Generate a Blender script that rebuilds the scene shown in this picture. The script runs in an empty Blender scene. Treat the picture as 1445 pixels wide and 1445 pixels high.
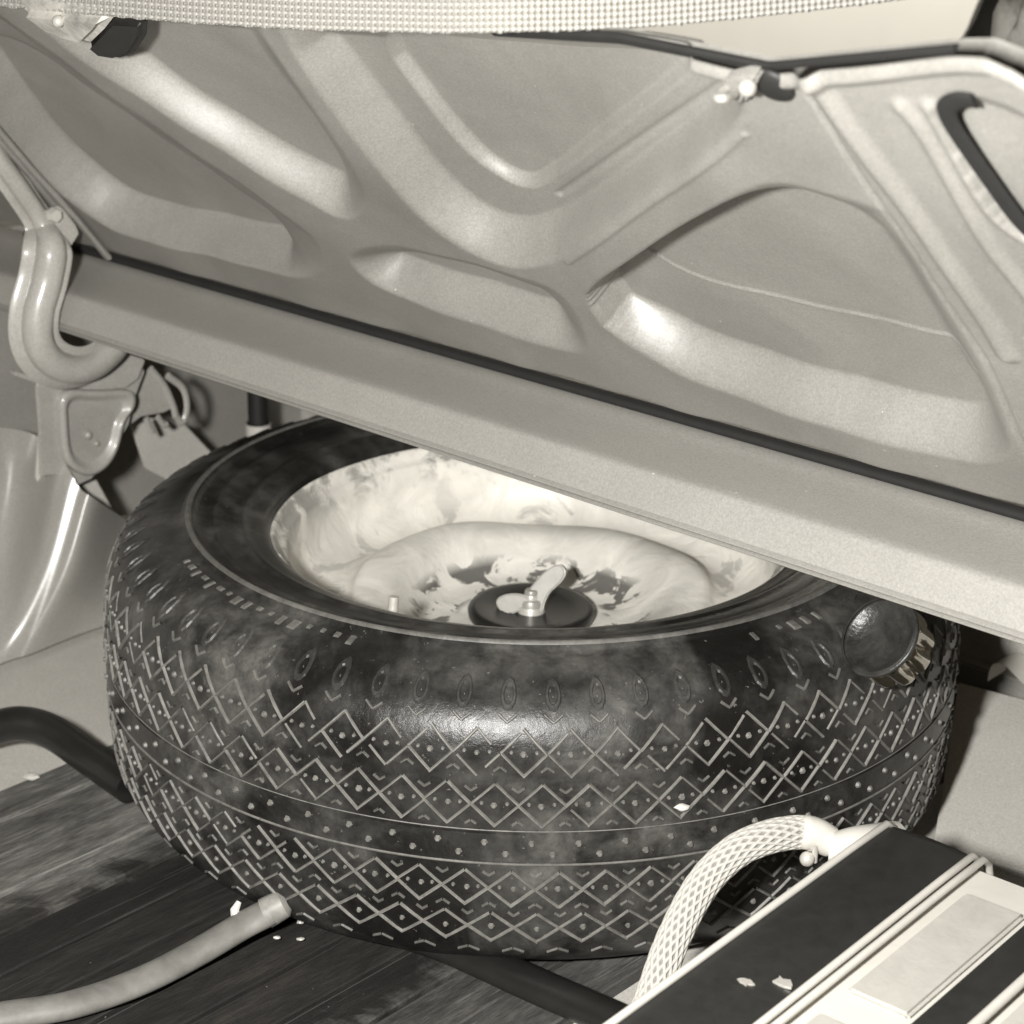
import bpy, bmesh, math, random
import numpy as np
from mathutils import Vector, Matrix

rnd = random.Random(7)
nrs = np.random.RandomState(3)
SC = bpy.context.scene
COL = SC.collection

# ------------------------------------------------------------------ camera
ELEV, DIST, FPX, PITCH, YAW, ROLL = .3718, 1.6043, 2976.45, .3673, -.0106, .0135
Z0 = .205                                   # height of the spare wheel's rim plane above the trunk floor
CAM = np.array([0, -DIST*math.cos(ELEV), DIST*math.sin(ELEV)+Z0])
FW = np.array([math.sin(YAW)*math.cos(PITCH), math.cos(YAW)*math.cos(PITCH), -math.sin(PITCH)])
_r = np.cross(FW, [0, 0, 1]); _r /= np.linalg.norm(_r); _u = np.cross(_r, FW)
RT = math.cos(ROLL)*_r+math.sin(ROLL)*_u
UP = -math.sin(ROLL)*_r+math.cos(ROLL)*_u
cd = bpy.data.cameras.new('camera'); cam = bpy.data.objects.new('camera', cd); COL.objects.link(cam)
m = Matrix.Identity(4)
for i in range(3):
    m[i][0], m[i][1], m[i][2], m[i][3] = RT[i], UP[i], -FW[i], CAM[i]
cam.matrix_world = m
cd.sensor_width = 36; cd.lens = FPX/1445*36
cd.clip_start = .02; cd.clip_end = 200
cd.dof.use_dof = True; cd.dof.focus_distance = 1.34; cd.dof.aperture_fstop = 11
SC.camera = cam

# ------------------------------------------------------------------ light: a flash gun beside the camera, dim warm ambient, added fill for the wall
w = bpy.data.worlds.new('World'); SC.world = w; w.use_nodes = True
bg = w.node_tree.nodes['Background']; bg.inputs[0].default_value = (1, .80, .52, 1); bg.inputs[1].default_value = .05
fl = bpy.data.lights.new('flash', 'POINT'); fl.energy = 118; fl.shadow_soft_size = .035; fl.color = (1, .985, .95)
flo = bpy.data.objects.new('flash', fl); COL.objects.link(flo)
flo.location = (-.19, -1.32, CAM[2]-.03)
ov = bpy.data.lights.new('wall_fill_light', 'AREA'); ov.shape = 'RECTANGLE'; ov.size = 1.6; ov.size_y = .5; ov.energy = 55; ov.color = (1, .97, .9)  # added unseen lamp that brightens the wall behind the lid
ovo = bpy.data.objects.new('wall_fill_light', ov); COL.objects.link(ovo)
ovo.location = (.9, 2.2, 1.5); ovo.rotation_euler = (math.radians(38), 0, 0)
SC.view_settings.view_transform = 'Standard'; SC.view_settings.look = 'None'
SC.view_settings.exposure = 0; SC.view_settings.gamma = 1

# ------------------------------------------------------------------ geometry helpers
def ray(x, y):
    v = FW*FPX+RT*(x-722.5)-UP*(y-722.5); return v/np.linalg.norm(v)
def at(x, y, p0, n):
    v = ray(x, y); p0 = np.asarray(p0, float); n = np.asarray(n, float)
    return CAM+v*((p0-CAM)@n/(v@n))
def atz(x, y, z): return at(x, y, (0, 0, z), (0, 0, 1))
def atd(x, y, d): return at(x, y, CAM+FW*d, FW)

def mesh(name, v, f, mat, parent=None, smooth=40, loc=None):
    me = bpy.data.meshes.new(name)
    me.from_pydata([tuple(map(float, p)) for p in v], [], [tuple(map(int, q)) for q in f])
    if me.validate(): print('FIXED', name)
    return link(name, me, mat, parent, smooth, loc)
def link(name, me, mat, parent=None, smooth=40, loc=None):
    if smooth:
        me.polygons.foreach_set('use_smooth', [True]*len(me.polygons))
        if smooth < 180: me.set_sharp_from_angle(angle=math.radians(smooth))
    if mat: me.materials.append(mat)
    me.update()
    o = bpy.data.objects.new(name, me); COL.objects.link(o)
    if parent is not None: o.parent = parent
    if loc is not None: o.location = loc
    return o
def bmobj(name, bm, mat, parent=None, smooth=40, loc=None):
    bmesh.ops.recalc_face_normals(bm, faces=bm.faces)
    me = bpy.data.meshes.new(name); bm.to_mesh(me); bm.free()
    return link(name, me, mat, parent, smooth, loc)
def thing(name, label, cat, loc=(0, 0, 0), group=None):
    o = bpy.data.objects.new(name, None); COL.objects.link(o); o.location = loc
    o.empty_display_size = .05
    return tag(o, label, cat, group)
def tag(o, label, cat, group=None):
    o['label'] = label; o['category'] = cat
    if group: o['group'] = group
    return o
def grid_faces(nu, nv, wrap_u=False, wrap_v=False, off=0):
    f = []
    for i in range(nu if wrap_u else nu-1):
        for j in range(nv if wrap_v else nv-1):
            a = i*nv+j; b = ((i+1) % nu)*nv+j; c = ((i+1) % nu)*nv+(j+1) % nv; d = i*nv+(j+1) % nv
            f.append((off+a, off+b, off+c, off+d))
    return f
def lathe(prof, n=128):
    v = []
    for i in range(n):
        a = 2*math.pi*i/n; c, s = math.cos(a), math.sin(a)
        for (r, z) in prof: v.append((r*c, r*s, z))
    return v, grid_faces(n, len(prof), wrap_u=True)
def smooth_path(pts, n=8):
    P = [np.asarray(p, float) for p in pts]; P = [2*P[0]-P[1]]+P+[2*P[-1]-P[-2]]
    out = []
    for i in range(1, len(P)-2):
        for k in range(n):
            t = k/n; a, b, c, d = P[i-1:i+3]
            out.append(.5*((2*b)+(c-a)*t+(2*a-5*b+4*c-d)*t*t+(3*b-a-3*c+d)*t**3))
    out.append(P[-2]); return out
def frames(path, up):
    T = []; P = [np.asarray(p) for p in path]
    for i in range(len(P)):
        t = P[min(i+1, len(P)-1)]-P[max(i-1, 0)]; T.append(t/np.linalg.norm(t))
    A = []; a = np.asarray(up, float)
    for t in T:
        a = a-t*(a@t); a = a/np.linalg.norm(a); A.append(a)
    return P, T, A
def tube(path, rx, ry=None, up=(0, 0, 1), n=16, caps=True, rad=None, dent=None):
    """swept closed section; rx along the side axis, ry along the up axis"""
    ry = ry or rx
    P, T, A = frames(path, up); v = []
    for i, (p, t, a) in enumerate(zip(P, T, A)):
        b = np.cross(t, a); k = rad[i] if rad is not None else 1
        for j in range(n):
            q = 2*math.pi*j/n; e = 1 if dent is None else dent(i/len(P), q)
            v.append(p+b*math.cos(q)*rx*k*e+a*math.sin(q)*ry*k*e)
    f = grid_faces(len(P), n, wrap_v=True)
    if caps:
        f.append(tuple(range(n))[::-1]); f.append(tuple(range((len(P)-1)*n, len(P)*n)))
    return v, f
def plate(poly, normal, th, bevel=.001, segs=2):
    """solid from a planar 3-D outline; front face on the outline, thickness behind"""
    bm = bmesh.new(); nn = np.asarray(normal, float); nn = nn/np.linalg.norm(nn)
    vs = [bm.verts.new(tuple(p)) for p in poly]
    f = bm.faces.new(vs)
    r = bmesh.ops.extrude_face_region(bm, geom=[f])
    bmesh.ops.translate(bm, verts=[g for g in r['geom'] if isinstance(g, bmesh.types.BMVert)], vec=tuple(-nn*th))
    bmesh.ops.recalc_face_normals(bm, faces=bm.faces)
    if bevel:
        ed = [e for e in bm.edges if len(e.link_faces) == 2 and e.calc_face_angle() > .6]
        bmesh.ops.bevel(bm, geom=ed, offset=bevel, segments=segs, affect='EDGES', clamp_overlap=True)
    return bm
def chaikin(p, k=2, closed=True):
    p = np.asarray(p, float)
    for _ in range(k):
        q = np.roll(p, -1, 0) if closed else p[1:]
        b = p if closed else p[:-1]
        r = np.empty((2*len(b), p.shape[1])); r[0::2] = .75*b+.25*q; r[1::2] = .25*b+.75*q
        if not closed: r = np.vstack([p[:1], r, p[-1:]])
        p = r
    return p
def poly_sd(P, poly):
    """signed distance, positive inside"""
    d = np.full(len(P), 1e9); ins = np.zeros(len(P), bool)
    a = poly; b = np.roll(poly, -1, 0)
    for i in range(len(poly)):
        e = b[i]-a[i]; q = P-a[i]
        t = np.clip((q@e)/max(e@e, 1e-12), 0, 1)
        d = np.minimum(d, np.hypot(*(q-t[:, None]*e).T))
        c = ((a[i][1] > P[:, 1]) != (b[i][1] > P[:, 1]))
        if abs(e[1]) > 1e-12:
            ins ^= c & (P[:, 0] < a[i][0]+(P[:, 1]-a[i][1])*e[0]/e[1])
    return np.where(ins, d, -d)
def line_d(P, line):
    d = np.full(len(P), 1e9)
    for i in range(len(line)-1):
        e = line[i+1]-line[i]; q = P-line[i]; t = np.clip((q@e)/max(e@e, 1e-12), 0, 1)
        d = np.minimum(d, np.hypot(*(q-t[:, None]*e).T))
    return d
def box_bm(cx, cy, cz, sx, sy, sz, bevel=.002, segs=2):
    bm = bmesh.new(); bmesh.ops.create_cube(bm, size=1)
    bmesh.ops.scale(bm, vec=(sx, sy, sz), verts=bm.verts); bmesh.ops.translate(bm, vec=(cx, cy, cz), verts=bm.verts)
    if bevel: bmesh.ops.bevel(bm, geom=bm.edges[:], offset=bevel, segments=segs, affect='EDGES')
    return bm

# ------------------------------------------------------------------ materials
def new_mat(name):
    mt = bpy.data.materials.new(name); mt.use_nodes = True
    nt = mt.node_tree; return mt, nt, nt.nodes['Principled BSDF']
def nd(nt, t, **kw):
    n = nt.nodes.new(t)
    for k, v in kw.items():
        if k.startswith('_'): setattr(n, k[1:], v)
        else: n.inputs[k.replace('__', ' ')].default_value = v
    return n
def warm(g): return (g, g*.965, g*.885, 1)
def ramp(nt, src, stops):
    r = nt.nodes.new('ShaderNodeValToRGB'); e = r.color_ramp.elements
    while len(e) < len(stops): e.new(.5)
    for q, (p, c) in zip(e, stops):
        q.position = p; q.color = warm(c) if not isinstance(c, tuple) else c
    nt.links.new(src, r.inputs[0]); return r
def mixc(nt, fac, a, b, mode='MIX'):
    x = nt.nodes.new('ShaderNodeMix'); x.data_type = 'RGBA'; x.blend_type = mode
    for s, val in ((0, fac), (6, a), (7, b)):
        if isinstance(val, (int, float)): x.inputs[s].default_value = val if s == 0 else warm(val)
        elif isinstance(val, tuple): x.inputs[s].default_value = val
        else: nt.links.new(val, x.inputs[s])
    return x.outputs[2]
def noise(nt, scale, detail=4, rough=.6, dist=0, co='Object', stretch=None):
    tc = nt.nodes.new('ShaderNodeTexCoord'); src = tc.outputs[co]
    if stretch:
        mp = nt.nodes.new('ShaderNodeMapping'); mp.inputs['Scale'].default_value = stretch
        if len(stretch) > 3: pass
        nt.links.new(src, mp.inputs[0]); src = mp.outputs[0]
    n = nd(nt, 'ShaderNodeTexNoise', Scale=scale, Detail=detail, Roughness=rough, Distortion=dist)
    nt.links.new(src, n.inputs['Vector']); return n.outputs['Fac']
def bump(nt, b, h, strength, dist=.001):
    bp = nd(nt, 'ShaderNodeBump', Strength=strength, Distance=dist)
    nt.links.new(h, bp.inputs['Height']); nt.links.new(bp.outputs[0], b.inputs['Normal'])
def paint(name, g, rough=.35, var=.12, dust=.5, spec=.5, metal=0., coat=0., grain=.17, bmp=.12):
    """car paint with uneven dust, fine speckle and slight orange peel"""
    mt, nt, b = new_mat(name)
    big = noise(nt, 9, 5, .65, .6)
    r = ramp(nt, big, [(.25, g*(1-var)), (.75, g*(1+var))])
    fine = noise(nt, 620, 2, .7)
    fr = ramp(nt, fine, [(.2, (1-grain*1.6,)*3+(1,)), (.8, (1+grain,)*3+(1,))])
    c = mixc(nt, 1., r.outputs[0], fr.outputs[0], 'MULTIPLY')
    sp = noise(nt, 210, 1, .5); sr = ramp(nt, sp, [(.80, 0.), (.83, 1.)])
    c = mixc(nt, sr.outputs[0], c, min(.75, g*1.9))
    nt.links.new(c, b.inputs['Base Color'])
    rr = nt.nodes.new('ShaderNodeMapRange'); nt.links.new(big, rr.inputs[0])
    rr.inputs[3].default_value = rough-.08; rr.inputs[4].default_value = rough+.18*dust+.05
    nt.links.new(rr.outputs[0], b.inputs['Roughness'])
    b.inputs['Specular IOR Level'].default_value = spec; b.inputs['Metallic'].default_value = metal
    b.inputs['Coat Weight'].default_value = coat; b.inputs['Coat Roughness'].default_value = .12
    bump(nt, b, noise(nt, 160, 3, .6), bmp, .0006)
    return mt
def plain(name, g, rough=.5, metal=0., nscale=60, var=.25, bmp=.25, spec=.5, trans=0., tint=None):
    mt, nt, b = new_mat(name)
    r = ramp(nt, noise(nt, nscale, 5, .65, .3), [(.25, g*(1-var)), (.75, g*(1+var))])
    nt.links.new(r.outputs[0], b.inputs['Base Color'])
    b.inputs['Roughness'].default_value = rough; b.inputs['Metallic'].default_value = metal
    b.inputs['Specular IOR Level'].default_value = spec; b.inputs['Transmission Weight'].default_value = trans
    bump(nt, b, noise(nt, nscale*4, 4, .6), bmp, .0006)
    return mt

M = {}
M['lid'] = paint('lid_paint', .275, rough=.43, var=.16, dust=.4, spec=1., coat=.0, bmp=.2)
M['deck'] = paint('deck_paint', .33, rough=.47, var=.06, dust=.3, spec=1., coat=.05)
M['pan'] = paint('floor_paint', .58, rough=.5, var=.08, dust=.3)
M['body'] = paint('body_paint', .34, rough=.31, var=.10, dust=.3, spec=.9, coat=.2)
M['metal'] = paint('hinge_paint', .40, rough=.36, var=.18, dust=.4, coat=.5)
M['black'] = plain('matt_black', .018, .55)  # bolt shaft, dark oval and the lamp's painted shadow
M['blackgloss'] = plain('black_hose', .016, .32, nscale=30)
M['blackband'] = plain('black_vinyl', .022, .48, nscale=90, var=.3)
M['white'] = plain('white_vinyl', .66, .45, nscale=25, var=.06, bmp=.2)
M['panelwhite'] = plain('white_mottled_panel', .50, .5, nscale=70, var=.10, bmp=.3)
M['chrome'] = plain('bright_metal', .72, .16, metal=1., var=.1, bmp=.1)
M['steel'] = plain('pale_steel', .62, .34, metal=.35, var=.15, bmp=.3)
M['nut'] = plain('dull_steel', .36, .40, metal=.2, nscale=50, var=.2, bmp=.15)
M['glass'] = plain('tarnished_metal', .035, .30, nscale=70, var=.7, bmp=1.)
M['gap'] = plain('rubber_and_gap_shade', .012, .8)  # weather strip rubber, and the lid strips that paint shade
M['tape'] = plain('white_tape', .62, .6, var=.05)

# tyre rubber with pale dust caught on it; the worn, dusty patches run across rubber and tread edges alike
def rubber(name, base, dustc, rough, rough2):
    mt, nt, b = new_mat(name)
    ge = nt.nodes.new('ShaderNodeNewGeometry')
    def nz(scale, det, ro, di):
        n = nd(nt, 'ShaderNodeTexNoise', Scale=scale, Detail=det, Roughness=ro, Distortion=di)
        nt.links.new(ge.outputs['Position'], n.inputs['Vector']); return n.outputs['Fac']
    big = ramp(nt, nz(7.5, 5, .6, .5), [(.43, (0, 0, 0, 1)), (.62, (1, 1, 1, 1))]).outputs[0]
    fine = nz(110, 6, .75, .2); mid = ramp(nt, nz(38, 5, .65, .4), [(.35, (.15, .15, .15, 1)), (.68, (1, 1, 1, 1))]).outputs[0]
    mu = nt.nodes.new('ShaderNodeMath'); mu.operation = 'MULTIPLY'; nt.links.new(big, mu.inputs[0]); nt.links.new(mid, mu.inputs[1])
    fr = ramp(nt, fine, [(.3, (.6, .6, .6, 1)), (.7, (1.3, 1.3, 1.3, 1))]).outputs[0]
    c = mixc(nt, mu.outputs[0], base, dustc)
    c = mixc(nt, 1., c, fr, 'MULTIPLY')
    sp = ramp(nt, nz(240, 2, .6, 0), [(.70, (0, 0, 0, 1)), (.74, (1, 1, 1, 1))]).outputs[0]
    c = mixc(nt, sp, c, .12)
    nt.links.new(c, b.inputs['Base Color'])
    mr = nt.nodes.new('ShaderNodeMapRange'); nt.links.new(mu.outputs[0], mr.inputs[0])
    mr.inputs[3].default_value = rough; mr.inputs[4].default_value = rough2
    nt.links.new(mr.outputs[0], b.inputs['Roughness'])
    bump(nt, b, fine, .45, .0012)
    return mt
M['tyre'] = rubber('tyre_rubber', .010, .105, .28, .47)
M['ridge'] = rubber('pale_tread_edge', .20, .115, .5, .55)  # paler than the tyre rubber, greyer in the worn patches
M['letter'] = rubber('dusty_sidewall_relief', .11, .15, .40, .5)

# white-painted wheel with worn patches round the hub well
def wheel_mat():
    mt, nt, b = new_mat('white_wheel_paint')
    tc = nt.nodes.new('ShaderNodeTexCoord')
    sx = nt.nodes.new('ShaderNodeSeparateXYZ'); nt.links.new(tc.outputs['Object'], sx.inputs[0])
    ln = nt.nodes.new('ShaderNodeVectorMath'); ln.operation = 'MULTIPLY'; ln.inputs[1].default_value = (1, 1, 0)
    nt.links.new(tc.outputs['Object'], ln.inputs[0])
    le = nt.nodes.new('ShaderNodeVectorMath'); le.operation = 'LENGTH'; nt.links.new(ln.outputs[0], le.inputs[0])
    def band(a0, a1, b0, b1):
        r = nt.nodes.new('ShaderNodeValToRGB'); e = r.color_ramp.elements
        s = 1/.25
        e[0].position = a0*s; e[0].color = (0, 0, 0, 1); e[1].position = a1*s; e[1].color = (1, 1, 1, 1)
        q = e.new(b0*s); q.color = (1, 1, 1, 1); q = e.new(b1*s); q.color = (0, 0, 0, 1)
        mr = nt.nodes.new('ShaderNodeMath'); mr.operation = 'MULTIPLY'; mr.inputs[1].default_value = s
        nt.links.new(le.outputs['Value'], mr.inputs[0]); nt.links.new(mr.outputs[0], r.inputs[0]); return r.outputs[0]
    def mul(a, c):
        x = nt.nodes.new('ShaderNodeMath'); x.operation = 'MULTIPLY'
        nt.links.new(a, x.inputs[0]); nt.links.new(c, x.inputs[1]); return x.outputs[0]
    n1 = noise(nt, 30, 5, .6, 1.2)
    hub = mul(band(.055, .062, .088, .096), ramp(nt, n1, [(.50, (0, 0, 0, 1)), (.53, (1, 1, 1, 1))]).outputs[0])
    n3 = noise(nt, 16, 5, .6, 1.4)
    out = mul(band(.135, .150, .172, .190), ramp(nt, n3, [(.55, (0, 0, 0, 1)), (.60, (1, 1, 1, 1))]).outputs[0])
    n2 = noise(nt, 22, 5, .6, .8)
    c = ramp(nt, n2, [(.3, .64), (.6, .84)]).outputs[0]
    n4 = noise(nt, 26, 5, .7, .5); fl_ = mul(band(.184, .1865, .1975, .200), ramp(nt, n4, [(.46, (0, 0, 0, 1)), (.56, (1, 1, 1, 1))]).outputs[0])
    c = mixc(nt, out, c, .52)
    c = mixc(nt, fl_, c, .36)
    c = mixc(nt, hub, c, .16)
    nt.links.new(c, b.inputs['Base Color']); b.inputs['Roughness'].default_value = .42
    bump(nt, b, noise(nt, 24, 5, .55, .8), .55, .004)
    return mt
M['wheel'] = wheel_mat()

# trunk floor boards: grain runs along the car, old dark stain soaked in
def wood_mat():
    mt, nt, b = new_mat('stained_boards')
    g1 = noise(nt, 1, 8, .65, .5, 'Object', (60, 11, 60))
    g2 = noise(nt, 1, 6, .7, .3, 'Object', (420, 60, 420))
    c1 = ramp(nt, g1, [(.28, .045), (.5, .12), (.75, .26)]).outputs[0]
    c2 = ramp(nt, g2, [(.3, (.45, .45, .45, 1)), (.7, (1.25, 1.25, 1.25, 1))]).outputs[0]
    oi = nt.nodes.new('ShaderNodeObjectInfo'); orr = ramp(nt, oi.outputs['Random'], [(0, (.55, .55, .55, 1)), (1, (1.35, 1.35, 1.35, 1))]).outputs[0]
    c = mixc(nt, 1., mixc(nt, 1., c1, c2, 'MULTIPLY'), orr, 'MULTIPLY')
    # stain: dark pool through the middle of the floor with a torn outline
    tc = nt.nodes.new('ShaderNodeTexCoord'); sp = nt.nodes.new('ShaderNodeSeparateXYZ'); nt.links.new(tc.outputs['Object'], sp.inputs[0])
    n = noise(nt, 16, 6, .65, .8)
    ad = nt.nodes.new('ShaderNodeMath'); ad.operation = 'MULTIPLY_ADD'; ad.inputs[1].default_value = .14
    nt.links.new(n, ad.inputs[0]); nt.links.new(sp.outputs[0], ad.inputs[2])     # u + .14 n
    r1 = ramp(nt, ad.outputs[0], [(0, (0, 0, 0, 1)), (1, (1, 1, 1, 1))])
    mr = nt.nodes.new('ShaderNodeMapRange'); nt.links.new(ad.outputs[0], mr.inputs[0])
    mr.inputs[1].default_value = -.052; mr.inputs[2].default_value = -.026
    mr2 = nt.nodes.new('ShaderNodeMapRange'); nt.links.new(ad.outputs[0], mr2.inputs[0])
    mr2.inputs[1].default_value = .235; mr2.inputs[2].default_value = .215
    mu = nt.nodes.new('ShaderNodeMath'); mu.operation = 'MULTIPLY'; nt.links.new(mr.outputs[0], mu.inputs[0]); nt.links.new(mr2.outputs[0], mu.inputs[1])
    sc = ramp(nt, noise(nt, 1, 3, .6, .1, 'Object', (330, 5, 330)), [(.66, (0, 0, 0, 1)), (.70, (1, 1, 1, 1))]).outputs[0]
    c = mixc(nt, sc, c, .24)
    dk = mixc(nt, 1., c, (.17, .16, .15, 1), 'MULTIPLY')
    c = mixc(nt, mu.outputs[0], c, dk)
    s = ramp(nt, noise(nt, 170, 1, .5), [(.79, (0, 0, 0, 1)), (.82, (1, 1, 1, 1))]).outputs[0]
    c = mixc(nt, s, c, .2)
    nt.links.new(c, b.inputs['Base Color']); b.inputs['Roughness'].default_value = .75
    bump(nt, b, g2, .6, .002)
    return mt
M['wood'] = wood_mat()

# ------------------------------------------------------------------ car axes
ZD = Z0+.084
_A = atz(80, 462, ZD); _B = atz(1445, 905, ZD)
U = (_B-_A)/np.linalg.norm(_B-_A)             # across the car, towards the right of the picture
F = np.array([-U[1], U[0], 0])                # towards the front of the car
Z = np.array([0, 0, 1.])
F_EDGE = float(_A@F)
def car_p(u, f, z): return U*u+F*f+Z*z
CAR_ROT = math.atan2(U[1], U[0])

# ------------------------------------------------------------------ setting: floor of the trunk, wall behind the car
floor = thing('trunk_floor', '', ''); del floor['label']; del floor['category']; floor['kind'] = 'structure'
floor.rotation_euler = (0, 0, CAR_ROT)
bm = box_bm(0, -.25, -.012, 1.5, 1.3, .012, .001)
o = bmobj('floor_pan', bm, M['pan'], floor)
pw = .043
bmobj('gap_shade_sheet', box_bm(-.007, -.27, -.0054, .52, 1.24, .0008, 0), plain('gap_shade_dark', .06, .9), floor)  # dark sheet added so the gaps between the boards look shaded
for i in range(12):
    u0 = -.265+i*pw
    bm = box_bm(0, 0, 0, pw-.0042-rnd.random()*.0022, 1.25, .006, .0012, 1)
    p = bmobj('plank', bm, M['wood'], floor, 30)
    me = p.data
    off = (u0+pw/2, -.27+rnd.uniform(-.004, .004), -.003+rnd.uniform(-.0007, .0007))
    me.transform(Matrix.Translation(off))
wall = mesh('garage_wall', [(-3, 3.2, -1), (4, 3.2, -1), (4, 3.2, 3), (-3, 3.2, 3)], [(0, 1, 2, 3)], plain('cream_plaster', .80, .8, nscale=6, var=.04), None, 0)
wall['kind'] = 'structure'

# ------------------------------------------------------------------ car body round the trunk
car = thing('car', 'grey car with its trunk lid raised over the spare wheel', 'car', (0, 0, 0))

# rear deck: lip, pale sloping face, darker upright face
du = np.linspace(-.95, .75, 60)
prof = [(.012, -.020), (.004, -.019), (-.001, -.016), (-.003, -.0125), (-.001, -.0095), (.0005, -.0085), (-.0015, -.007), (-.0025, -.004), (-.001, -.001), (.002, .0005),
        (.0045, .0080), (.0070, .0150), (.0092, .0215), (.0102, .0245), (.0115, .0265), (.0140, .0278), (.0200, .0286), (.0340, .0296), (.0500, .0308), (.0620, .0326), (.0700, .0348), (.0750, .0365), (.080, .0372), (.090, .0374), (.090, .022), (.30, .022), (.30, .0), (.012, -.005)]
v = []
for uu in du:
    for (a, b) in prof:
        bb_ = .004+b*.35 if b < 0 and a < .02 else (.004+b*.856 if b < .0278 else b)
        v.append(car_p(uu, F_EDGE+a, ZD+bb_))
f = grid_faces(len(du), len(prof))
mesh('rear_deck', v, f, M['deck'], car, 50)
# weather strip in the seam
v, f = tube([car_p(x, F_EDGE+.084, ZD+.0405) for x in (-.6, 0, .6)], .006, .004)
mesh('weather_strip', v, f, M['gap'], car)

# bulkhead behind the wheel with a ledge
FB = .36
def wallpl(uf, th, mat, name, parent):
    return bmobj(name, plate(uf, -F, th, .002), mat, parent)
wallpl([car_p(-.75, FB, 0), car_p(.8, FB, 0), car_p(.8, FB, .30), car_p(-.75, FB, .30)], .01, M['pan'], 'bulkhead', car)
# ledge on the right part
lz0, lz1 = [at(1425, y, F*(FB-.012), F)[2] for y in (985, 955)]
ul = at(1398, 960, F*(FB-.012), F)@U
bmobj('ledge', plate([car_p(ul-.14, FB-.014, lz0), car_p(.8, FB-.014, lz0), car_p(.8, FB-.014, lz1), car_p(ul-.14, FB-.014, lz1)], -F, .016, .002), M['body'], car)
sp = [(atz(1318, 1190, .001)), (atz(1520, 1252, .001)), (atz(1520, 1006, .045)), (atz(1352, 962, .045))]
sn = np.cross(sp[1]-sp[0], sp[3]-sp[0]); sn = sn if sn[2] > 0 else -sn
bmobj('inner_panel', plate(sp, sn, .004, .001), M['pan'], car)
# side wall, far left
bmobj('side_wall', plate([car_p(-.66, -.9, 0), car_p(-.66, .36, 0), car_p(-.66, .36, .32), car_p(-.66, -.9, .32)], U, .01, .002), M['body'], car)

# wheel house: lofted panel with a rounded crease
def loft(cols, n, m):
    """cols: list of point lists (same length) -> smooth sheet"""
    rows = [smooth_path(c, m) for c in cols]
    k = len(rows[0]); sheet = [smooth_path([r[i] for r in rows], n) for i in range(k)]
    nu, nv = k, len(sheet[0]); v = [p for r in sheet for p in r]
    return v, grid_faces(nu, nv)
fl0 = lambda x, y: atz(x, y, .001)
cols = [[atd(-140, 600, 1.96), atd(-140, 760, 1.84), fl0(-140, 985)],
        [atd(-60, 600, 1.92), atd(-80, 740, 1.82), fl0(-90, 972)],
        [atd(40, 610, 1.91), atd(0, 750, 1.895), fl0(-24, 947)],
        [atd(88, 650, 1.853), atd(52, 790, 1.850), fl0(8, 934)],
        [atd(112, 688, 1.848), atd(78, 806, 1.846), fl0(26, 928)],
        [atd(135, 705, 1.853), atd(102, 815, 1.851), fl0(46, 922)],
        [atd(180, 735, 1.93), atd(156, 830, 1.91), fl0(130, 889)],
        [atd(250, 780, 2.02), atd(235, 850, 1.96), fl0(230, 860)]]
v, f = loft(cols, 8, 8)
mesh('wheel_house', v, f, M['body'], car, 180)
# gusset behind the hinge
gp = [(52, 676), (62, 690), (88, 722), (150, 782), (185, 800), (205, 790), (160, 720), (136, 676), (140, 600), (60, 560)]
UG = -.505
bmobj('gusset', plate([at(x, y, U*UG, U) for x, y in gp], U, .004, .0012), M['pan'], car)
gp = [(186, 600), (205, 660), (260, 690), (300, 640), (262, 600), (215, 590)]
bmobj('gusset', plate([at(x, y, U*(UG-.04), U) for x, y in gp], U, .004, .0012), M['pan'], car)

# hinge bracket with a stamped tongue
UH = -.468
hb = [(52, 545), (56, 600), (58, 672), (84, 670), (98, 690), (130, 676), (160, 640), (182, 600), (192, 560), (205, 525), (195, 505), (150, 500), (60, 528)]
hbo = bmobj('hinge_bracket', plate([at(x, y, U*UH, U) for x, y in hb], U, .004, .0012), M['metal'], car)
tg = [(84, 548), (86, 600), (90, 645), (104, 666), (128, 674), (152, 660), (168, 632), (176, 590), (193, 572), (190, 548), (140, 552)]
outer = chaikin([at(x, y, U*(UH+.006), U) for x, y in tg], 2)
ctr = outer.mean(0)
rings = [(1.0, -.006), (1.0, -.001), (.97, .0015), (.90, .002), (.83, .001), (.77, -.0035), (.70, -.0045)]
v = []; n = len(outer)
for s, h in rings:
    for p in outer: v.append(ctr+(p-ctr)*s+U*h)
f = grid_faces(len(rings), n, wrap_v=True); f.append(tuple(range((len(rings)-1)*n, len(rings)*n)))
tgo = mesh('stamped_tongue', v, f, M['metal'], hbo, 60)
bm = bmesh.new()
bmesh.ops.create_uvsphere(bm, u_segments=10, v_segments=6, radius=.004, matrix=Matrix.Translation(tuple(at(124, 614, U*(UH+.003), U))))
bmesh.ops.create_uvsphere(bm, u_segments=10, v_segments=6, radius=.0028, matrix=Matrix.Translation(tuple(at(136, 626, U*(UH+.003), U))))
bmobj('rivet', bm, M['metal'], hbo, 180)
# flange under the arm
bmobj('hinge_flange', plate([at(x, y, U*(UH+.008), U) for x, y in [(56, 542), (110, 546), (150, 545), (178, 548), (196, 535), (206, 508), (180, 500), (150, 520), (100, 532), (50, 532), (20, 524), (22, 530)]], U, .008, .0012), M['metal'], hbo)

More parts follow.
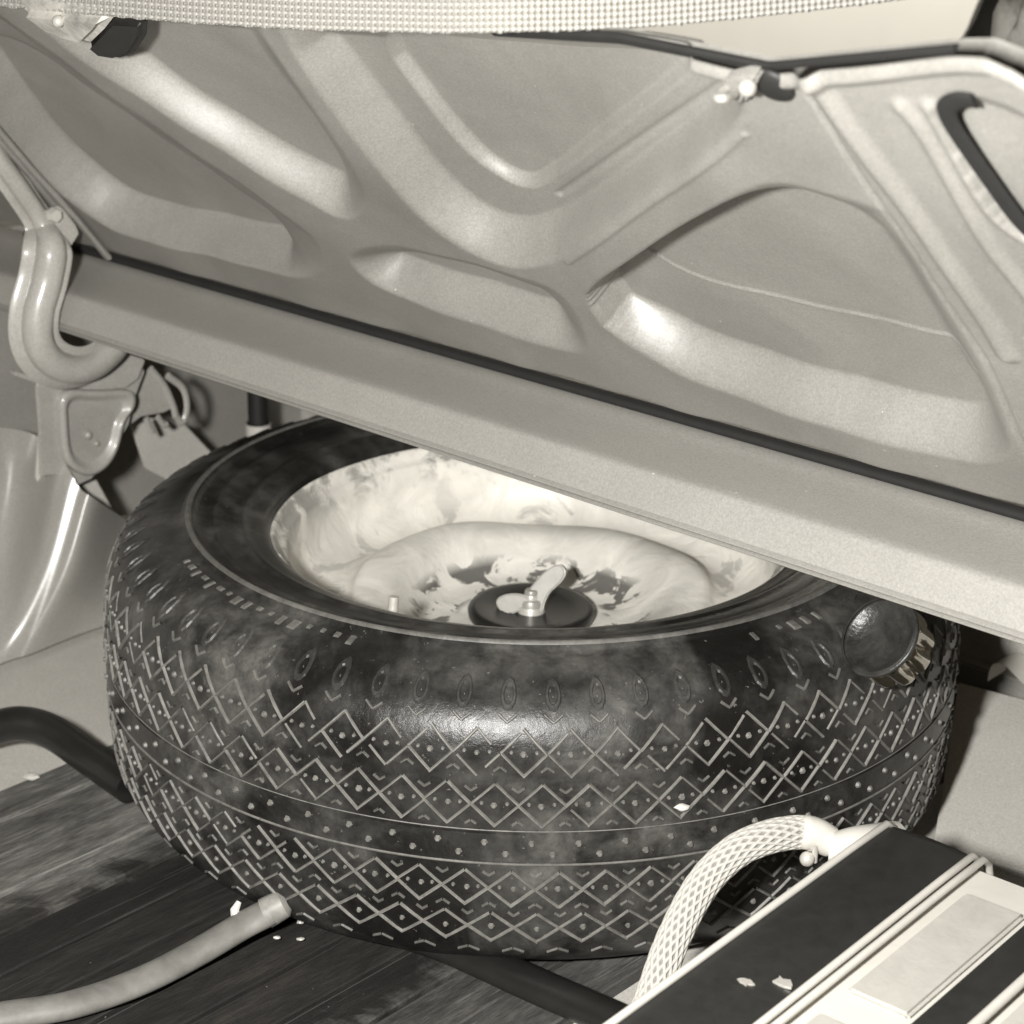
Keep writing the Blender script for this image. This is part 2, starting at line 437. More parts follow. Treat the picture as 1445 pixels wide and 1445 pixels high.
# gooseneck arm
UA = -.438
ap = [(-60, 120), (-12, 208), (30, 268), (62, 318), (72, 352), (66, 395), (54, 440), (54, 480), (70, 508), (100, 521), (132, 515), (158, 494), (170, 474)]
path = smooth_path([at(x, y, U*(UA if i > 3 else UA-.02), U) for i, (x, y) in enumerate(ap)], 7)
rad = [1.0]*len(path)
L = len(path)
for i in range(L):
    t = i/(L-1); rad[i] = .62 if t < .22 else (.62+.38*min(1, (t-.22)/.12))
v, f = tube(path, .0128, .0115, U, 24, True, rad)
arm = mesh('hinge_arm', v, f, M['metal'], car, 60)
v, f = tube([p-U*.005 for p in path], .0212, .0028, U, 16, True, rad)
mesh('arm_flange', v, f, M['metal'], arm, 60)
bmobj('mounting_plate', plate([at(x, y, U*(UA-.012), U) for x, y in [(60, 300), (86, 290), (108, 318), (113, 330), (100, 350), (78, 352), (66, 330)]], U, .006, .0015), M['metal'], arm)
bm = bmesh.new(); bmesh.ops.create_cone(bm, segments=6, radius1=.0065, radius2=.0055, depth=.006, cap_ends=True, matrix=Matrix.Translation(tuple(at(77, 304, U*(UA-.004), U))) @ Vector(U).to_track_quat('Z', 'Y').to_matrix().to_4x4())
bmobj('bolt', bm, M['steel'], arm, 30)

# spring clip to the right of the bracket
cl = bmobj('spring_clip', plate([at(x, y, U*(UH-.02), U) for x, y in [(186, 545), (214, 520), (232, 545), (246, 575), (232, 582), (200, 588), (184, 600)]], U, .004, .001), M['metal'], car)
for pp, r in (([(212, 520), (232, 545), (244, 572), (248, 588)], .0035), ([(236, 530), (258, 548), (264, 575), (258, 596), (250, 590)], .0035), ([(206, 590), (212, 604), (216, 612)], .003), ([(222, 588), (232, 600), (236, 598)], .003)):
    v, f = tube(smooth_path([at(x, y, U*(UH-.012), U) for x, y in pp], 6), r, r*.7, U, 8)
    mesh('wire_hook', v, f, M['metal'], cl, 60)

# ------------------------------------------------------------------ trunk lid: pressed inner panel (height field on the lid plane)
S0 = at(1200, 658, _A+F*.08, F)
_T = at(1065, 105, S0, U); V = -F*math.cos(math.radians(46))+Z*math.sin(math.radians(46))
N = np.cross(U, V); N = N if N@(CAM-S0) > 0 else -N
def st(x, y, h=0.):
    X = at(x, y, S0+N*h, N)-S0; return np.array([X@U, X@V])
def lidp(s, t, h=0.): return S0+U*s+V*t+N*h
top_px = [(-200, 0), (0, 8), (400, 30), (640, 48), (870, 62), (1040, 96), (1080, 104), (1200, 93), (1345, 80), (1390, 80), (1430, 95), (1470, 120), (1520, 160)]
top = np.array([st(*p) for p in top_px])
s0, s1 = -1.0, .42
ns, nt_ = 760, 330
sg = np.linspace(s0, s1, ns)
tt = np.interp(sg, top[:, 0], top[:, 1]); 
tt = np.where(sg > top[-1, 0], top[-1, 1]-(sg-top[-1, 0])*.9, tt)
tt = np.maximum(tt, .06)
tb = .009
bb = np.linspace(0, 1, nt_)
SS = np.repeat(sg[:, None], nt_, 1); TT = tb+(tt[:, None]-tb)*bb[None, :]
P2 = np.stack([SS.ravel(), TT.ravel()], -1)
H = np.zeros(len(P2))
def smooth01(x): x = np.clip(x, 0, 1); return x*x*(3-2*x)
def recess(lip, flo, depth, k=2, mode='smooth'):
    global H
    L_ = chaikin([st(*p) for p in lip], k); G = chaikin([st(*p, -depth) for p in flo], k)
    lo = L_.min(0)-.01; hi = L_.max(0)+.01
    idx = np.where(((P2 > lo) & (P2 < hi)).all(1))[0]; Q = P2[idx]
    do = poly_sd(Q, L_); di = -poly_sd(Q, G)
    t = np.where(do <= 0, 0, np.where(di <= 0, 1, do/np.maximum(do+np.maximum(di, 0), 1e-9)))
    H[idx] = np.minimum(H[idx], -depth*(.45*smooth01(t)+.55*np.clip(t, 0, 1)))
def step_in(poly, depth, wdt, k=2):
    global H
    L_ = chaikin([st(*p, -.02) for p in poly], k)
    lo = L_.min(0)-.02; hi = L_.max(0)+.02
    idx = np.where(((P2 > lo) & (P2 < hi)).all(1))[0]
    H[idx] -= depth*smooth01(poly_sd(P2[idx], L_)/wdt+.5)
def bead(line, width, height, k=2):
    global H
    L_ = chaikin([st(*p) for p in line], k, False)
    lo = L_.min(0)-.03; hi = L_.max(0)+.03
    idx = np.where(((P2 > lo) & (P2 < hi)).all(1))[0]
    d = line_d(P2[idx], L_)/width
    H[idx] += height*np.where(d < 1, (1-d*d)**2, 0)
# centre triangle between the V ribs
recess([(832, 425), (838, 405), (870, 380), (960, 322), (1040, 272), (1085, 256), (1150, 268), (1236, 292), (1262, 320), (1330, 425), (1390, 525), (1430, 620), (1420, 645), (1385, 656), (1320, 646), (1200, 612), (1080, 576), (960, 532), (890, 490), (850, 455)],
       [(835, 392), (872, 360), (955, 308), (1035, 258), (1085, 244), (1150, 262), (1232, 303), (1262, 345), (1325, 440), (1385, 540), (1395, 565), (1370, 572), (1250, 540), (1100, 500), (990, 462), (920, 425)], .0285)
# upper left triangle
recess([(385, 20), (400, 55), (470, 160), (560, 275), (640, 345), (690, 370), (740, 380), (785, 372), (820, 348), (900, 290), (1000, 222), (1052, 165), (1036, 122), (985, 98), (900, 76), (640, 52), (500, 20)],
       [(455, 20), (500, 75), (560, 155), (640, 250), (690, 292), (740, 306), (785, 298), (850, 260), (930, 200), (1048, 112), (1090, -10), (960, -130), (640, -170)], .0255)
# upper far-left recess
recess([(20, 0), (75, 58), (170, 120), (300, 203), (440, 290), (488, 313), (515, 300), (518, 270), (470, 185), (380, 70), (350, 10)],
       [(140, 0), (195, 65), (300, 138), (400, 198), (478, 243), (492, 240), (450, 172), (366, 62), (340, 5)], .0235)
# lower far-left recess
recess([(-60, 90), (0, 186), (70, 262), (140, 318), (210, 342), (330, 370), (425, 394), (455, 384), (455, 352), (430, 320), (300, 232), (150, 132), (40, 48), (-60, -20)],
       [(-40, 20), (30, 110), (100, 200), (175, 262), (250, 290), (400, 318), (425, 322), (300, 240), (150, 140), (40, 56), (-40, 0)], .0345)
# low centre recess
recess([(488, 365), (505, 348), (560, 347), (650, 366), (750, 392), (795, 418), (822, 455), (834, 494), (800, 500), (700, 468), (600, 432), (530, 405)],
       [(555, 352), (600, 356), (660, 370), (745, 395), (780, 413), (790, 424), (740, 410), (640, 380)], .026)
# slot and ribs right of the lock
recess([(1318, 162), (1326, 142), (1345, 134), (1380, 136), (1450, 158), (1560, 240), (1600, 330), (1540, 370), (1470, 345), (1425, 318), (1390, 272)],
       [(1328, 162), (1333, 148), (1348, 142), (1380, 143), (1450, 165), (1555, 245), (1590, 330), (1540, 360), (1470, 335), (1433, 308), (1398, 266)], .005, 2)
bead([(1140, 100), (1175, 145), (1300, 318), (1380, 432), (1420, 502)], .0085, .005)
bead([(1272, 148), (1300, 180), (1350, 265), (1400, 350), (1470, 440)], .006, .004)
bead([(1310, 150), (1345, 210), (1400, 300), (1450, 338), (1520, 380)], .006, .0035)
# rim: rolled flange at the hinge edge and round the free edge
T1 = P2[:, 1]
H -= .004*smooth01((.014-T1)/.010)
de = (np.repeat(tt[:, None], nt_, 1).ravel()-T1)
H = np.maximum(H, -(.005+.5*de))
H += np.where(de < .012, .004*np.sin(np.clip(de/.012, 0, 1)*math.pi), 0)*(P2[:, 0] > -.2)
Hg = H.reshape(ns, nt_)
for _ in range(2):
    Hp = np.pad(Hg, 1, 'edge'); Hg = (Hp[:-2, 1:-1]+Hp[2:, 1:-1]+2*Hg+Hp[1:-1, :-2]+Hp[1:-1, 2:])/6
H = Hg.ravel().copy()
step_in([(540, 80), (570, 120), (655, 228), (702, 262), (738, 274), (765, 264), (860, 190), (960, 112), (1010, 70), (960, -130), (520, -150)], .008, .007)
bead([(1130, 120), (1160, 160), (1250, 305), (1340, 435), (1400, 525), (1450, 640)], .002, -.0018)
bead([(880, 400), (925, 432), (1000, 455), (1100, 482), (1260, 520), (1370, 540)], .002, .0016)
bead([(760, 322), (850, 262), (960, 190), (1040, 140)], .004, -.002)
bead([(800, 372), (870, 322), (1000, 232), (1050, 190)], .003, .0016)
H += .0006*np.sin(P2[:, 0]*37+P2[:, 1]*21)+.0005*np.sin(P2[:, 0]*83-P2[:, 1]*47)
vv = S0[None]+P2[:, :1]*U+P2[:, 1:]*V+H[:, None]*N
# close it behind with an outer skin so that the lid has thickness
back = vv.reshape(ns, nt_, 3)-N*.0
ring = [(i, 0) for i in range(ns)]+[(ns-1, j) for j in range(1, nt_)]+[(i, nt_-1) for i in range(ns-2, -1, -1)]+[(0, j) for j in range(nt_-2, 0, -1)]
faces = grid_faces(ns, nt_)
base = len(vv)
rp = np.array([S0+U*P2[i*nt_+j][0]+V*P2[i*nt_+j][1]-N*.010 for i, j in ring])
verts = np.vstack([vv, rp])
nr = len(ring)
for k in range(nr):
    a = ring[k]; b_ = ring[(k+1) % nr]
    faces.append((a[0]*nt_+a[1], b_[0]*nt_+b_[1], base+(k+1) % nr, base+k))
lid = mesh('trunk_lid', verts, faces, M['lid'], car, 180)
rc = rp.mean(0); q1 = rp[::6]; q2 = S0+np.array([U*((p-S0)@U)*.95+V*(.015+((p-S0)@V)*.82) for p in q1])-N*.040; nq = len(q1)
bm = bmesh.new(); va = [bm.verts.new(tuple(p)) for p in q1]; vb = [bm.verts.new(tuple(p)) for p in q2]
for k in range(nq): bm.faces.new((va[k], va[(k+1) % nq], vb[(k+1) % nq], vb[k]))
bm.faces.new(vb); bmesh.ops.triangulate(bm, faces=[bm.faces[-1]] if False else [f_ for f_ in bm.faces if len(f_.verts) > 4])
bmobj('outer_skin', bm, M['body'], lid, 0)
# drip channel strip at the lid's left edge
v, f = tube([lidp(*st(*p), .004) for p in ((-40, 130), (50, 236), (108, 300), (156, 358))], .0042, .003, N, 8)
mesh('edge_strip', v, f, M['lid'], lid)
v, f = tube([lidp(*st(*p), .002) for p in ((-40, 150), (40, 240), (100, 312), (112, 326))], .0035, .003, N, 8)
mesh('edge_strip', v, f, M['lid'], lid)

v, f = tube([lidp(x, float(np.interp(x, sg, tt))-.0005, -.004) for x in np.linspace(st(690, 49)[0], top[8, 0], 60)], .0032, .0025, N, 8)
mesh('edge_shade_strip', v, f, M['gap'], lid)  # dark strip painting the shaded groove under the free edge

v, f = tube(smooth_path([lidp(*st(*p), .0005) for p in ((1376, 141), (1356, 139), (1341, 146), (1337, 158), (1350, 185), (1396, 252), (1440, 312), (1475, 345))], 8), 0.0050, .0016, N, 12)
mesh('slot_shadow_strip', v, f, M['gap'], lid)  # dark strip painting the lip's shadow along the slot's left edge
# lock striker in the middle of the free edge
lk = bmobj('lock_striker', plate([lidp(*st(*p), .008) for p in ((1030, 96), (1062, 88), (1082, 92), (1072, 112), (1060, 130), (1040, 122), (1032, 112))], N, .008, .002), M['lid'], lid)
v, f = tube(smooth_path([lidp(*st(1036, 108), .006), lidp(*st(1034, 98), .016), lidp(*st(1046, 96), .018), lidp(*st(1050, 110), .010)], 6), .0022, n=8); mesh('wire_loop', v, f, M['metal'], lk)
bm = bmesh.new(); bmesh.ops.create_uvsphere(bm, u_segments=14, v_segments=8, radius=.0045, matrix=Matrix.Translation(tuple(lidp(*st(1068, 102), .009))))
bmobj('bolt_head', bm, M['metal'], lk, 180)
bm = bmesh.new(); bmesh.ops.create_uvsphere(bm, u_segments=18, v_segments=10, radius=.0115, matrix=Matrix.Translation(tuple(lidp(*st(1092, 117), .001))) @ Vector(N).to_track_quat('Z', 'Y').to_matrix().to_4x4() @ Matrix.Diagonal((1, 1, .35, 1)))
bmobj('dark_oval', bm, M['black'], lk, 180)  # flat dark oval set on the lid beside the striker

# small lamp on the far left of the lid
lpoly = [(16, 15), (40, 32), (66, 51), (96, 63), (121, 69), (140, 51), (158, 28), (90, 21)]
lampo = bmobj('lid_lamp', plate([lidp(*st(*p, .014), .014) for p in lpoly], N, .018, .006, 4), plain('mottled_lamp_glass', .55, .22, nscale=45, var=.55, bmp=.8), lid, 60)
bm = bmesh.new(); bmesh.ops.create_uvsphere(bm, u_segments=14, v_segments=8, radius=.004, matrix=Matrix.Translation(tuple(lidp(*st(82, 30, .015), .015))))
bmobj('screw', bm, M['steel'], lampo, 180)
bmobj('lamp_shadow_plate', plate([lidp(*st(*p, .008), .008) for p in ((118, 66), (152, 30), (202, 33), (200, 58), (186, 80), (165, 88), (140, 84))], N, .010, .004, 3), M['black'], lampo, 60)  # black plate painting the lamp's cast shadow on the lid

# ------------------------------------------------------------------ spare wheel
TPROF_C = -.096
top_half = [(.1955, -.018), (.1975, -.008), (.1995, -.001), (.2015, .0018), (.205, .0035), (.212, .0058), (.2165, .0070), (.2180, .0084), (.2205, .0086), (.2225, .0076), (.230, .0092), (.2385, .0108), (.2400, .0120), (.2425, .0122), (.2445, .0118), (.2515, .0135), (.2535, .0150), (.2555, .0172), (.2585, .0178), (.2612, .0170), (.2630, .0148), (.2650, .0135),
            (.272, .0125), (.282, .0100), (.292, .0062), (.301, .0010), (.3080, -.0050), (.3130, -.0115), (.3170, -.0190), (.3200, -.0280), (.3220, -.0420), (.3232, -.0580), (.3238, -.0740), (.3242, -.0835), (.3230, -.0842), (.3230, -.0855), (.3243, -.0862), (.3245, -.096)]
bot_half = [(r, 2*TPROF_C-z) for r, z in top_half[::-1][1:]]
tprof = top_half+bot_half
parr = np.array(top_half)
wheel = thing('spare_wheel', 'spare wheel lying flat in the trunk, dusty diamond tread tyre on a white rim', 'spare wheel', (0, 0, Z0))
v, f = lathe(tprof, 240)
tyre = mesh('tyre', v, f, M['tyre'], wheel, 50)
def surf(z, lift=0.):
    """tread surface point (r, z) for a height z on the outer side, pushed out along the local normal"""
    zz = z if z >= TPROF_C else 2*TPROF_C-z
    seg = None
    # shoulder and tread are monotonic in z
    r = np.interp(-zz, -parr[22:, 1], parr[22:, 0])
    r2 = np.interp(-(zz-.002), -parr[22:, 1], parr[22:, 0]); d = np.array([.002, (r2-r)]); d = d/np.hypot(*d)
    nz = d[1] if z >= TPROF_C else -d[1]
    return r+lift*d[0], z+lift*nz
v, f = lathe([(.2560, .0160), (.2568, .0182), (.2580, .0190), (.2592, .0191), (.2604, .0184), (.2614, .0165)], 200)
mesh('raised_ring', v, f, M['letter'], tyre, 60)
NT = 68; DT = 2*math.pi/NT
def on_tyre(pts, lift): return [(surf(z, lift)[0]*math.cos(th), surf(z, lift)[0]*math.sin(th), surf(z, lift)[1]) for th, z in pts]
def strip(v, f, a, b, wdt, lift, half_r=.32):
    """thin raised bar between two (theta, z) points, chamfered"""
    a = np.array(a); b = np.array(b); d = (b-a)*np.array([half_r, 1]); L_ = np.hypot(*d); d /= L_
    nrm = np.array([-d[1]/half_r, d[0]])
    base = len(v); K = 3
    for k in range(K):
        p = a+(b-a)*k/(K-1)
        for off, l in ((-wdt/2, -.0004), (-wdt/6, lift), (wdt/6, lift), (wdt/2, -.0004)):
            v.extend(on_tyre([p+nrm*off], l))
    f.extend(grid_faces(K, 4, off=base))
def stud(v, f, c, rr, lift, half_r=.32):
    base = len(v)
    for s, l in ((1, -.0005), (.55, lift)):
        for k in range(6):
            q = math.pi*2*k/6
            v.extend(on_tyre([(c[0]+rr*s*math.cos(q)/half_r, c[1]+rr*s*math.sin(q))], l))
    f.extend(grid_faces(2, 6, wrap_v=True, off=base)); f.append(tuple(base+6+k for k in range(6)))
def diamond(zc, hz, hw=.5, var=0):
    v, f = [], []
    jit = lambda q: (rnd.uniform(-q, q)*DT, rnd.uniform(-q, q)*hz)
    T_, R_, B_, L_ = (0, zc+hz), (DT*hw, zc), (0, zc-hz), (-DT*hw, zc)
    for n_, (a, b) in enumerate(((T_, R_), (R_, B_), (B_, L_), (L_, T_))):
        worn = var and rnd.random() < .13
        if worn:                                   # worn stroke: shorter and lower
            e = rnd.uniform(.6, .92); b = (a[0]+(b[0]-a[0])*e, a[1]+(b[1]-a[1])*e)
        j0 = jit(.02)
        strip(v, f, (a[0]+j0[0], a[1]+j0[1]), (b[0]+j0[0], b[1]+j0[1]), rnd.uniform(.0019, .0028), .0008 if worn else rnd.uniform(.0013, .0018))
    stud(v, f, (rnd.uniform(-.03, .03)*DT, zc+rnd.uniform(-.0008, .0008)), rnd.uniform(.0020, .0029), .0016)
    return v, f
ROWS = [(-.0310, .0150, .38), (-.0657, .0145, .77), (-.1260, .0130, .17), (-.1560, .0115, .71)]
PH0 = -math.pi/2+math.atan2((716-746), 65.4)*0
PHASE = -math.pi/2-(747-716)/65.4*DT
def ring_parts(name, v, f, mat, shift, parent, skip=0.):
    mes = []
    for v, f in (v if isinstance(v, list) and isinstance(v[0][0], list) else [(v, f)]):
        me = bpy.data.meshes.new(name); me.from_pydata(v, [], f); me.materials.append(mat)
        me.polygons.foreach_set('use_smooth', [False]*len(me.polygons)); me.update(); mes.append(me)
    for k in range(NT):
        o = bpy.data.objects.new(name, rnd.choice(mes)); COL.objects.link(o); o.parent = parent
        o.rotation_euler = (0, 0, PHASE+(k+shift)*DT)
for zc, hz, sh in ROWS:
    ring_parts('tread_block', [diamond(zc, hz, .5, q) for q in range(6)], None, M['ridge'], sh, tyre)
# oval dimples on the shoulder: sunk ring with pale centre
def oval():
    v, f = [], []; n = 12; zc = .0005; base = 0
    for s, l in ((1.25, -.0003), (1.0, .0012), (.72, .0012), (.5, -.0012), (.0, .0004)):
        for k in range(n):
            q = 2*math.pi*k/n
            zz = zc+.0062*s*math.sin(q)
            r_, z_ = surf(zz, l)
            th = .0046*s*math.cos(q)/.31
            v.append((r_*math.cos(th), r_*math.sin(th), z_))
    return v, grid_faces(5, n, wrap_v=True)
v, f = oval(); ring_parts('shoulder_oval', v, f, rubber('oval_rubber', .030, .09, .36, .48), 0, tyre)
# small tread marks too fine to pick apart: centre studs, chevrons, ticks
v, f = [], []
cv_, cf_ = [], []
def chev(c, wdt, hgt, up, lift=.0011):
    s = 1 if up else -1
    strip(cv_, cf_, (c[0]-wdt/.32, c[1]-s*hgt), (c[0], c[1]), .0022, lift); strip(cv_, cf_, (c[0], c[1]), (c[0]+wdt/.32, c[1]-s*hgt), .0022, lift)
for k in range(NT):
    t0 = PHASE+k*DT
    stud(v, f, (t0+.57*DT, -.0922), .0026, .002); stud(v, f, (t0+.02*DT, -.1000), .0026, .002)
    chev((t0, -.0125), .0058, .0040, False)
    chev((t0+.88*DT, -.0395), .004, .003, True); chev((t0+.27*DT, -.0565), .0042, .003, False)
    chev((t0+.67*DT, -.1165), .0042, .003, False); chev((t0+.67*DT, -.1370), .0042, .003, True)
    chev((t0+.27*DT, -.0770), .0034, .0024, True); chev((t0+.21*DT, -.1465), .004, .003, False)
    for zz in (-.031, -.0657, -.126):
        sh = {-.031: .38, -.0657: .77, -.126: .17}[zz]
        stud(v, f, (t0+(sh+.27)*DT, zz+.001), .0016, .0013); stud(v, f, (t0+(sh-.27)*DT, zz+.001), .0016, .0013)
    chev((t0+.2*DT, -.174), .007, .004, True)
for zz in (-.0838, -.1082):
    for k in range(240):
        strip(v, f, (k*math.pi/120, zz), ((k+1)*math.pi/120, zz), .0012, .0006)
o = mesh('tread_chevrons', cv_, cf_, M['letter'], tyre, 0); o['kind'] = 'stuff'
o = mesh('tread_marks', v, f, M['ridge'], tyre, 0); o['kind'] = 'stuff'
# moulded lettering ticks on the sidewall by the ring (worn, unreadable)
v, f = [], []
for k in range(150):
    a = 2*math.pi*k/150
    deg = math.degrees(a) % 360
    if not (205 < deg < 245 or 300 < deg < 318 or 60 < deg < 110): continue
    if rnd.random() < .13: continue
    r0, r1 = .2695, .2695+rnd.choice((.005, .008, .009, .004)); wa = rnd.choice((.0016, .0022, .0034))/.27
    zt = lambda r: float(np.interp(r, parr[20:28, 0], parr[20:28, 1]))
    b0 = len(v)
    for (r_, w_, l) in ((r0, wa, 0), (r0+.0008, wa*.7, .0012), (r1-.0008, wa*.7, .0012), (r1, wa, 0)):
        for sgn in (-1, 1): v.append((r_*math.cos(a+sgn*w_), r_*math.sin(a+sgn*w_), zt(r_)+l))
    f += [(b0, b0+1, b0+3, b0+2), (b0+2, b0+3, b0+5, b0+4), (b0+4, b0+5, b0+7, b0+6), (b0, b0+2, b0+4, b0+6), (b0+1, b0+7, b0+5, b0+3)]
o = mesh('moulded_lettering', v, f, M['letter'], tyre, 0); o['kind'] = 'stuff'

rprof = [(.204, -.022), (.2015, -.012), (.1990, -.0045), (.1972, -.0028), (.1958, -.0034), (.1945, -.0058), (.1932, -.0095), (.1912, -.0125), (.1885, -.0136), (.1868, -.0150), (.1858, -.020), (.1838, -.037), (.1800, -.050), (.1710, -.0595), (.1610, -.0635), (.1510, -.0635), (.1440, -.0612), (.1405, -.0585), (.1375, -.0540),
         (.1350, -.0512), (.1310, -.0500), (.1250, -.0496), (.1170, -.0505), (.1080, -.0540), (.0990, -.0605), (.0905, -.0690), (.0830, -.0755), (.0740, -.0790), (.0600, -.0800), (.0400, -.0800), (.0100, -.0800), (.0, -.0800)]
v, f = lathe(rprof, 160)
v = [list(p) for p in v]
for p in v:                                   # hand-beaten unevenness of the pressed disc
    a = math.atan2(p[1], p[0]); r_ = math.hypot(p[0], p[1])
    k = math.exp(-((r_-.13)/.03)**2)
    p[2] += k*.0030*math.sin(3*a+.6)+k*.0014*math.sin(7*a)+.0012*math.exp(-((r_-.17)/.02)**2)*math.sin(9*a+2)
rim = mesh('rim', v, f, M['wheel'], wheel, 60)
a = math.atan2(-.12, -.145)
vx, vy = .185*math.cos(math.radians(233)), .185*math.sin(math.radians(233))
vp = atz(553, 858, Z0-.012)-np.array([0, 0, Z0]); vx, vy = vp[0], vp[1]
v, f = tube([(vx, vy, -.034), (vx, vy, -.02), (vx*.99, vy*.99, -.010), (vx*.985, vy*.985, -.004)], .0045, n=10, up=(1, 0, 0), rad=[1.2, 1, .85, .8])
mesh('valve', v, f, M['steel'], wheel)

# clamp in the hub: black disc, bolt, wing nut
clamp = thing('wheel_clamp', 'wing nut on a black disc holding the spare wheel at its hub', 'wing nut', (0, 0, Z0-.080))
v, f = lathe([(.0, .006), (.016, .0065), (.032, .0085), (.043, .0105), (.0475, .0098), (.0492, .0075), (.0485, .003), (.046, .0)], 48)
mesh('black_disc', v, f, M['blackgloss'], clamp, 60)
v, f = lathe([(.0, .021), (.005, .021), (.006, .0195), (.0062, .016), (.009, .014), (.0105, .010), (.0112, .006)], 20)
mesh('bolt', v, f, M['steel'], clamp, 40)
hubw = np.array([0, 0, Z0-.080])
wn = -(FW*.93+RT*.25); wn /= np.linalg.norm(wn)
for wp, off in (([(748, 832), (752, 826), (765, 811), (778, 800), (788, 796), (795, 798), (801, 808), (794, 821), (785, 829), (777, 836), (770, 850), (768, 862), (759, 866), (753, 856)], .0),
                ([(702, 853), (702, 847), (707, 841), (721, 837), (736, 838), (746, 842), (754, 850), (757, 862), (748, 864), (742, 857), (735, 860), (728, 865), (718, 867), (708, 862)], .004)):
    o3 = chaikin([at(x, y, hubw+np.array([0, 0, .012])-FW*off, wn)-hubw for x, y in wp], 1)
    bmobj('wing', plate([p+wn*.0045 for p in o3], wn, .009, .0030, 3), M['nut'], clamp, 60)
v, f = lathe([(.0, .024), (.0045, .024), (.0054, .0225), (.0054, .017), (.0085, .0165), (.0098, .0140), (.0105, .006)], 20)
mesh('nut', v, f, M['nut'], clamp, 40)

# ------------------------------------------------------------------ ribbed cap lying on the tyre's right shoulder
cpos = atz(1246, 902, Z0+.012)
ax = -RT*.62+UP*.42-FW*.66; ax = ax/np.linalg.norm(ax)
cap = thing('ribbed_cap', 'shiny ribbed metal cap with dark face, lying on the right shoulder of the tyre', 'cap', tuple(cpos))
cap.rotation_euler = Vector(ax).to_track_quat('Z', 'Y').to_euler()
v, f = lathe([(.0, -.002), (.010, -.0015), (.018, .0005), (.0225, .003), (.0245, .005), (.026, .0055), (.027, .004), (.027, .002)], 60); mesh('face', v, f, M['glass'], cap, 180)
v = []; n = 120; zs = (.003, .001, -.002, -.010, -.018, -.021, -.022)
for i in range(n):
    a = 2*math.pi*i/n; fl_ = .5+.5*math.cos(a*9)
    for z_, r_, am in zip(zs, (.0265, .0278, .028, .028, .0275, .0262, .012), (0, .3, 1, 1, 1, .4, 0)):
        rr_ = r_-.0058*am*(1-fl_)**2; v.append((rr_*math.cos(a), rr_*math.sin(a), z_))
mesh('fluted_rim', v, grid_faces(n, len(zs), wrap_u=True), M['chrome'], cap, 60)
v, f = lathe([(.0268, .002), (.0284, .003), (.0288, .0045), (.0280, .006), (.0264, .0058)], 60); mesh('rim_bead', v, f, M['glass'], cap, 180)

# ------------------------------------------------------------------ white case with black bands, lower right
CZ = Z0-.068
c0 = atz(1258, 1160, CZ)                       # far left top corner
cr = atz(1390, 1203, CZ)                       # along the far edge
cn = atz(884, 1432, CZ)                        # along the left edge, towards the camera
eb = cn-c0; eb /= np.linalg.norm(eb)
ea = np.array([-eb[1], eb[0], 0]);  ea = ea if ea@(cr-c0) > 0 else -ea
case = thing('case', 'white case with black bands and piping beside the braided hose', 'case', (c0[0], c0[1], 0))
case.rotation_euler = (0, 0, math.atan2(ea[1], ea[0]))
def cl2(x, y, z=CZ):
    p = atz(x, y, z)-c0; return np.array([p@ea, p@eb])          # local: x across, y towards the camera (negative local y)
wb = cl2(1390, 1203)[0]; 
b2 = [cl2(1445, 1318)[0], cl2(1290, 1440)[0]]; b2w = cl2(1375, 1445)[0]
LB, WC = .62, .42
bmobj('body', box_bm(WC/2, -LB/2, CZ/2-.0015, WC, LB, CZ-.003, .012, 4), M['white'], case, 50)
def band(x0, x1, name):
    bm = bmesh.new(); pts = []
    for (y, z) in ((.0035, .02), (.0035, CZ-.016), (.001, CZ-.006), (-.005, CZ+.0005), (-.014, CZ+.0025), (-.05, CZ+.003), (-LB, CZ+.003)): pts.append((y, z))
    n = 6; vs = []
    for i in range(n+1):
        x = x0+(x1-x0)*i/n; e = math.sin(math.pi*i/n)*.0015
        vs.append([bm.verts.new((x, y, z+(e if z > CZ-.01 else 0))) for y, z in pts])
    for i in range(n):
        for j in range(len(pts)-1): bm.faces.new((vs[i][j], vs[i+1][j], vs[i+1][j+1], vs[i][j+1]))
    return bmobj(name, bm, M['blackband'], case, 60)
band(.004, wb-.004, 'black_band')
xb = float(np.mean(b2)); band(xb, xb+max(.022, b2w-xb), 'black_band')
for x in (.002, wb-.001, wb+.006):
    pth = [(x, .003, .03), (x, .003, CZ-.014), (x, -.001, CZ-.003), (x, -.010, CZ+.0035), (x, -.05, CZ+.004), (x, -LB, CZ+.004)]
    v, f = tube(pth, .0024, n=10, up=(1, 0, 0)); mesh('piping', v, f, M['white'], case)
def pan(x0, x1, y0, y1):
    bm = box_bm((x0+x1)/2, (y0+y1)/2, CZ-.0009, x1-x0, abs(y1-y0), .0048, .002, 2); return bmobj('top_panel', bm, M['panelwhite'], case, 50)
pan(wb+.014, xb-.006, -.045, -.178); pan(wb+.014, xb-.006, -.205, -.42)
x2 = xb+max(.022, b2w-xb)
pan(x2+.010, x2+.10, -.045, -.40)
v, f = tube([(x2+.003, -.002, CZ+.003), (x2+.003, -.05, CZ+.004), (x2+.003, -LB, CZ+.004)], .003, n=10, up=(1, 0, 0)); mesh('piping', v, f, M['white'], case)
# scuffs
for px, w_ in (((1052, 1384), .006), ((1105, 1384), .009)):
    q = cl2(*px, CZ+.0055); n = 11
    pl = [(q[0]+w_*(.4+rnd.random()*.7)*math.cos(k/n*6.283), -q[1]+w_*.55*(.4+rnd.random()*.7)*math.sin(k/n*6.283), CZ+.0052) for k in range(n)]
    bmobj('scuff', plate(pl, (0, 0, 1), .0015, 0), M['steel'], case, 0)

